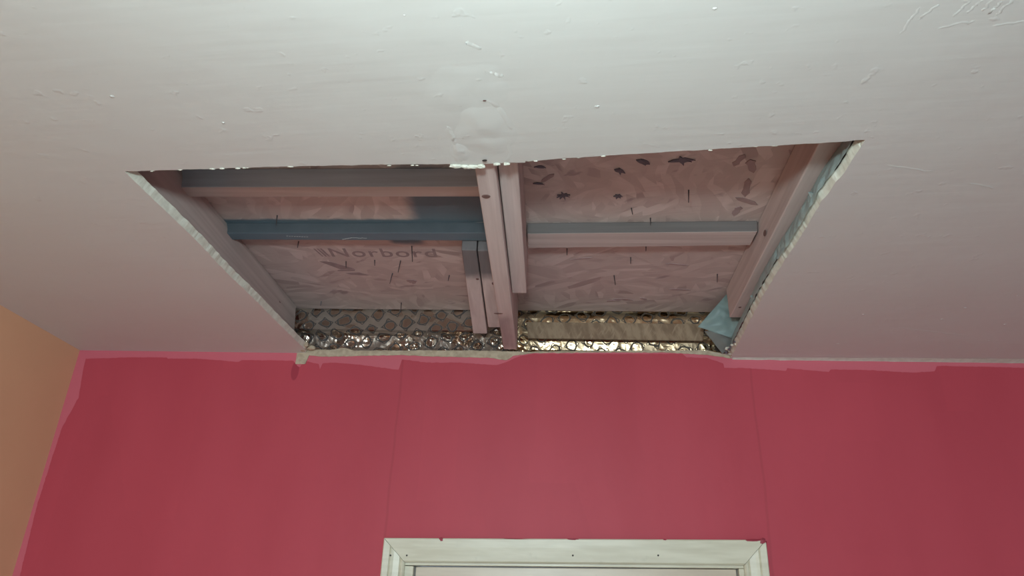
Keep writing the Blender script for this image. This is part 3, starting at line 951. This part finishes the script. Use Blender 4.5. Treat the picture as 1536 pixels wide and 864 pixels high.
# ------------------------------------------------------------------ bubble foil at the wall head
def foil(name, x0, x1, prof, rough_at, mat, seed, nx=190, nv=44):
    """prof: list of (y, z) from the board down to the wall head; rough_at(u, v) = crumple amount in metres"""
    L = [0.0]
    for a, b in zip(prof, prof[1:]):
        L.append(L[-1] + math.dist(a, b))
    bm = bmesh.new()
    uvl = bm.loops.layers.uv.new('UVMap')
    g = []
    for j in range(nv + 1):
        s = L[-1] * j / nv
        k_ = max(i for i in range(len(L)) if L[i] <= s + 1e-9)
        k_ = min(k_, len(L) - 2)
        t = (s - L[k_]) / (L[k_ + 1] - L[k_])
        y = prof[k_][0] + (prof[k_ + 1][0] - prof[k_][0]) * t
        z = prof[k_][1] + (prof[k_ + 1][1] - prof[k_][1]) * t
        row = []
        for i in range(nx + 1):
            x = x0 + (x1 - x0) * i / nx
            am = rough_at(x, z)
            p = Vector((x, y * 1.0, z))
            q = Vector((x * 27, s * 27, seed))
            # ridged noise: sharp folds as in creased foil
            r1 = 1 - 2 * abs(noise.noise(q))
            r2_ = 1 - 2 * abs(noise.noise(q * 2.3 + Vector((3, 7, 1))))
            r3 = noise.noise(Vector((x * 12, s * 20, seed + 3)))
            d = am * (0.6 * r1 + 0.4 * r2_ + 0.5 * r3)
            row.append((bm.verts.new(p + Vector((0.15 * d, -d, 0.35 * am * noise.noise(q + Vector((9, 2, 4)))))), (x, s)))
        g.append(row)
    for j in range(nv):
        for i in range(nx):
            c = (g[j][i], g[j][i + 1], g[j + 1][i + 1], g[j + 1][i])
            f = bm.faces.new([v for v, _ in c])
            for lp, (_, uv) in zip(f.loops, c):
                lp[uvl].uv = uv
    return link(name, bm, mat, None, False)


def rough_left(x, z):
    e = max(0.0, 1 - (x + 0.775) / 0.10) + max(0.0, 1 - (-0.17 - x) / 0.10)
    if z > 2.618:
        return 0.0010 + 0.006 * min(1, e)
    return 0.006 + 0.004 * min(1, e) + 0.006 * min(1, max(0, (x + 0.48) / 0.10))


fl = foil('foil_insulation', -0.790, -0.124, [(1.942, 2.708), (1.940, 2.690), (1.929, 2.6215), (1.934, 2.6205), (1.958, 2.612), (1.962, 2.58), (1.944, 2.545)], rough_left, M['foil_left'], 1.0)
tag(fl, 'crumpled silver bubble foil between left joist and centre joist, folded straight across', 'insulation')


def rough_right(x, z):
    e = max(0.0, 1 - (x + 0.125) / 0.09) + max(0.0, 1 - (0.47 - x) / 0.06)
    return 0.0018 + 0.006 * min(1, e)


fr = foil('foil_insulation', -0.121, 0.500, [(1.944, 2.708), (1.946, 2.690), (1.930, 2.665), (1.933, 2.62), (1.952, 2.60), (1.958, 2.575), (1.940, 2.545)], rough_right, M['foil_right'], 6.0)
tag(fr, 'golden bubble foil right of the centre joist, behind the brown board strip', 'insulation')

bm = bmesh.new()
add_hexa(bm, [(-0.080, 1.914, 2.5965), (0.409, 1.914, 2.5945), (0.409, 1.923, 2.5945), (-0.080, 1.923, 2.5965),
              (-0.087, 1.914, 2.6460), (0.418, 1.914, 2.6450), (0.418, 1.923, 2.6450), (-0.087, 1.923, 2.6460)], 0.001)
tag(link('board_strip', bm, M['osb_strip']), 'narrow brown strand board strip nailed across the golden foil', 'board')

# ------------------------------------------------------------------ blue plastic at the right edge
mb = empty('plastic_membrane', (0.47, 1.8, 2.57))
tag(mb, 'torn pale blue plastic along the right edge, a flap loose under the joist end', 'plastic sheet')
bm = bmesh.new()
g = []
NY, NZ = 150, 12
for i in range(NY + 1):
    y = 0.925 + (1.83 - 0.925) * i / NY
    row = []
    ex = interp([(p[1], p[0]) for p in RIGHT], y) - 0.006
    for j in range(NZ + 1):
        t = j / NZ
        lowz = H + TB - 0.005 - 0.004 * abs(noise.noise(Vector((y * 30, 2, 0)))) - (0.004 if 1.08 < y < 1.32 else 0)
        z = lowz + (2.625 - lowz) * t
        x = ex - 0.005 + t * 0.034 - 0.006 * math.sin(t * math.pi) + (0.0035 + 0.003 * (1.05 < y < 1.35)) * noise.noise(Vector((y * 45, t * 3, 1))) * math.sin(min(1, t * 1.2 + 0.25) * math.pi)
        row.append(bm.verts.new((x, y, z)))
    g.append(row)
for i in range(NY):
    for j in range(NZ):
        bm.faces.new((g[i][j], g[i + 1][j], g[i + 1][j + 1], g[i][j + 1]))
es = link('edge_strip', bm, M['membrane'], mb)
# torn tags of plastic
for y, dx, dz, s in ((1.105, -0.012, 0.012, 0.014), (1.125, -0.006, 0.006, 0.010), (1.15, -0.004, 0.004, 0.009), (1.55, -0.010, 0.012, 0.012)):
    bm = bmesh.new()
    ex = interp([(p[1], p[0]) for p in RIGHT], y) - 0.004
    a = [(ex, y - s, H + TB), (ex + dx, y - s * 0.2, H + TB + dz), (ex + dx * 0.4, y + s * 0.2, H + TB + dz * 1.4), (ex, y + s, H + TB + 0.001)]
    lo = [bm.verts.new(p) for p in a]
    hi = [bm.verts.new((p[0] + 0.0006, p[1], p[2] + 0.0004)) for p in a]
    bm.faces.new(lo)
    bm.faces.new(hi[::-1])
    for i in range(4):
        bm.faces.new((lo[i], lo[(i + 1) % 4], hi[(i + 1) % 4], hi[i]))
    link('torn_tag', bm, M['membrane'], mb)


def sheet(name, quad, nx, ny, amp, seed, mat, parent, crease=None):
    bm = bmesh.new()
    g = []
    a, b, c, d = [Vector(p) for p in quad]
    nrm = (b - a).cross(d - a).normalized()
    for j in range(ny + 1):
        row = []
        for i in range(nx + 1):
            u, v = i / nx, j / ny
            p = a.lerp(b, u).lerp(d.lerp(c, u), v)
            f = amp * noise.noise(Vector((u * 3, v * 3, seed)))
            if crease:
                f += crease * max(0, 1 - abs(u - 0.72) / 0.10) * (1 - v)
            row.append(bm.verts.new(p + nrm * f))
        g.append(row)
    for j in range(ny):
        for i in range(nx):
            bm.faces.new((g[j][i], g[j][i + 1], g[j + 1][i + 1], g[j + 1][i]))
    geo = bmesh.ops.solidify(bm, geom=bm.faces[:], thickness=0.0005)
    return link(name, bm, mat, parent, True)


sheet('flap', [(0.383, 1.842, 2.607), (0.459, 1.805, 2.688), (0.507, 1.815, 2.640), (0.470, 1.840, 2.574)], 24, 20, 0.007, 2.0, M['membrane'], mb, 0.006)
M['membrane_fold'] = M['membrane'].copy()
M['membrane_fold'].name = 'grey_polythene'
for nd in M['membrane_fold'].node_tree.nodes:
    if nd.type == 'MIX' and nd.data_type == 'RGBA':
        nd.inputs[6].default_value = (0.36, 0.36, 0.35, 1)
        nd.inputs[7].default_value = (0.46, 0.46, 0.44, 1)
o = sheet('flap_fold', [(0.400, 1.846, 2.597), (0.480, 1.838, 2.590), (0.482, 1.864, 2.560), (0.452, 1.884, 2.545)], 20, 16, 0.004, 5.0, M['membrane_fold'], mb)
o['label'] = 'greyer folded lower edge of the plastic'

# ------------------------------------------------------------------ unseen lamp added to light the room, behind the viewpoint
lamp = empty('pendant_lamp', (ADDED_LAMP.x, ADDED_LAMP.y, H))
tag(lamp, 'bare bulb on a white flex hanging from the ceiling behind the viewpoint', 'lamp')
bm = bmesh.new()
bmesh.ops.create_cone(bm, cap_ends=True, segments=20, radius1=0.03, radius2=0.045, depth=0.03)
bmesh.ops.translate(bm, verts=bm.verts[:], vec=(ADDED_LAMP.x, ADDED_LAMP.y, H - 0.0155))
link('ceiling_rose', bm, M['cable'], lamp)
bm = bmesh.new()
bmesh.ops.create_cone(bm, cap_ends=True, segments=8, radius1=0.003, radius2=0.003, depth=H - 0.03 - ADDED_LAMP.z - 0.10)
bmesh.ops.translate(bm, verts=bm.verts[:], vec=(ADDED_LAMP.x, ADDED_LAMP.y, (H - 0.03 + ADDED_LAMP.z + 0.10) / 2))
link('flex', bm, M['cable'], lamp)
bm = bmesh.new()
bmesh.ops.create_cone(bm, cap_ends=True, segments=16, radius1=0.02, radius2=0.014, depth=0.06)
bmesh.ops.translate(bm, verts=bm.verts[:], vec=(ADDED_LAMP.x, ADDED_LAMP.y, ADDED_LAMP.z + 0.075))
link('bulb_holder', bm, M['cable'], lamp)
bm = bmesh.new()
bmesh.ops.create_uvsphere(bm, u_segments=16, v_segments=10, radius=0.045)
bmesh.ops.translate(bm, verts=bm.verts[:], vec=ADDED_LAMP)
link('bulb', bm, M['bulb'], lamp, True)  # bulb of the added, unseen lamp
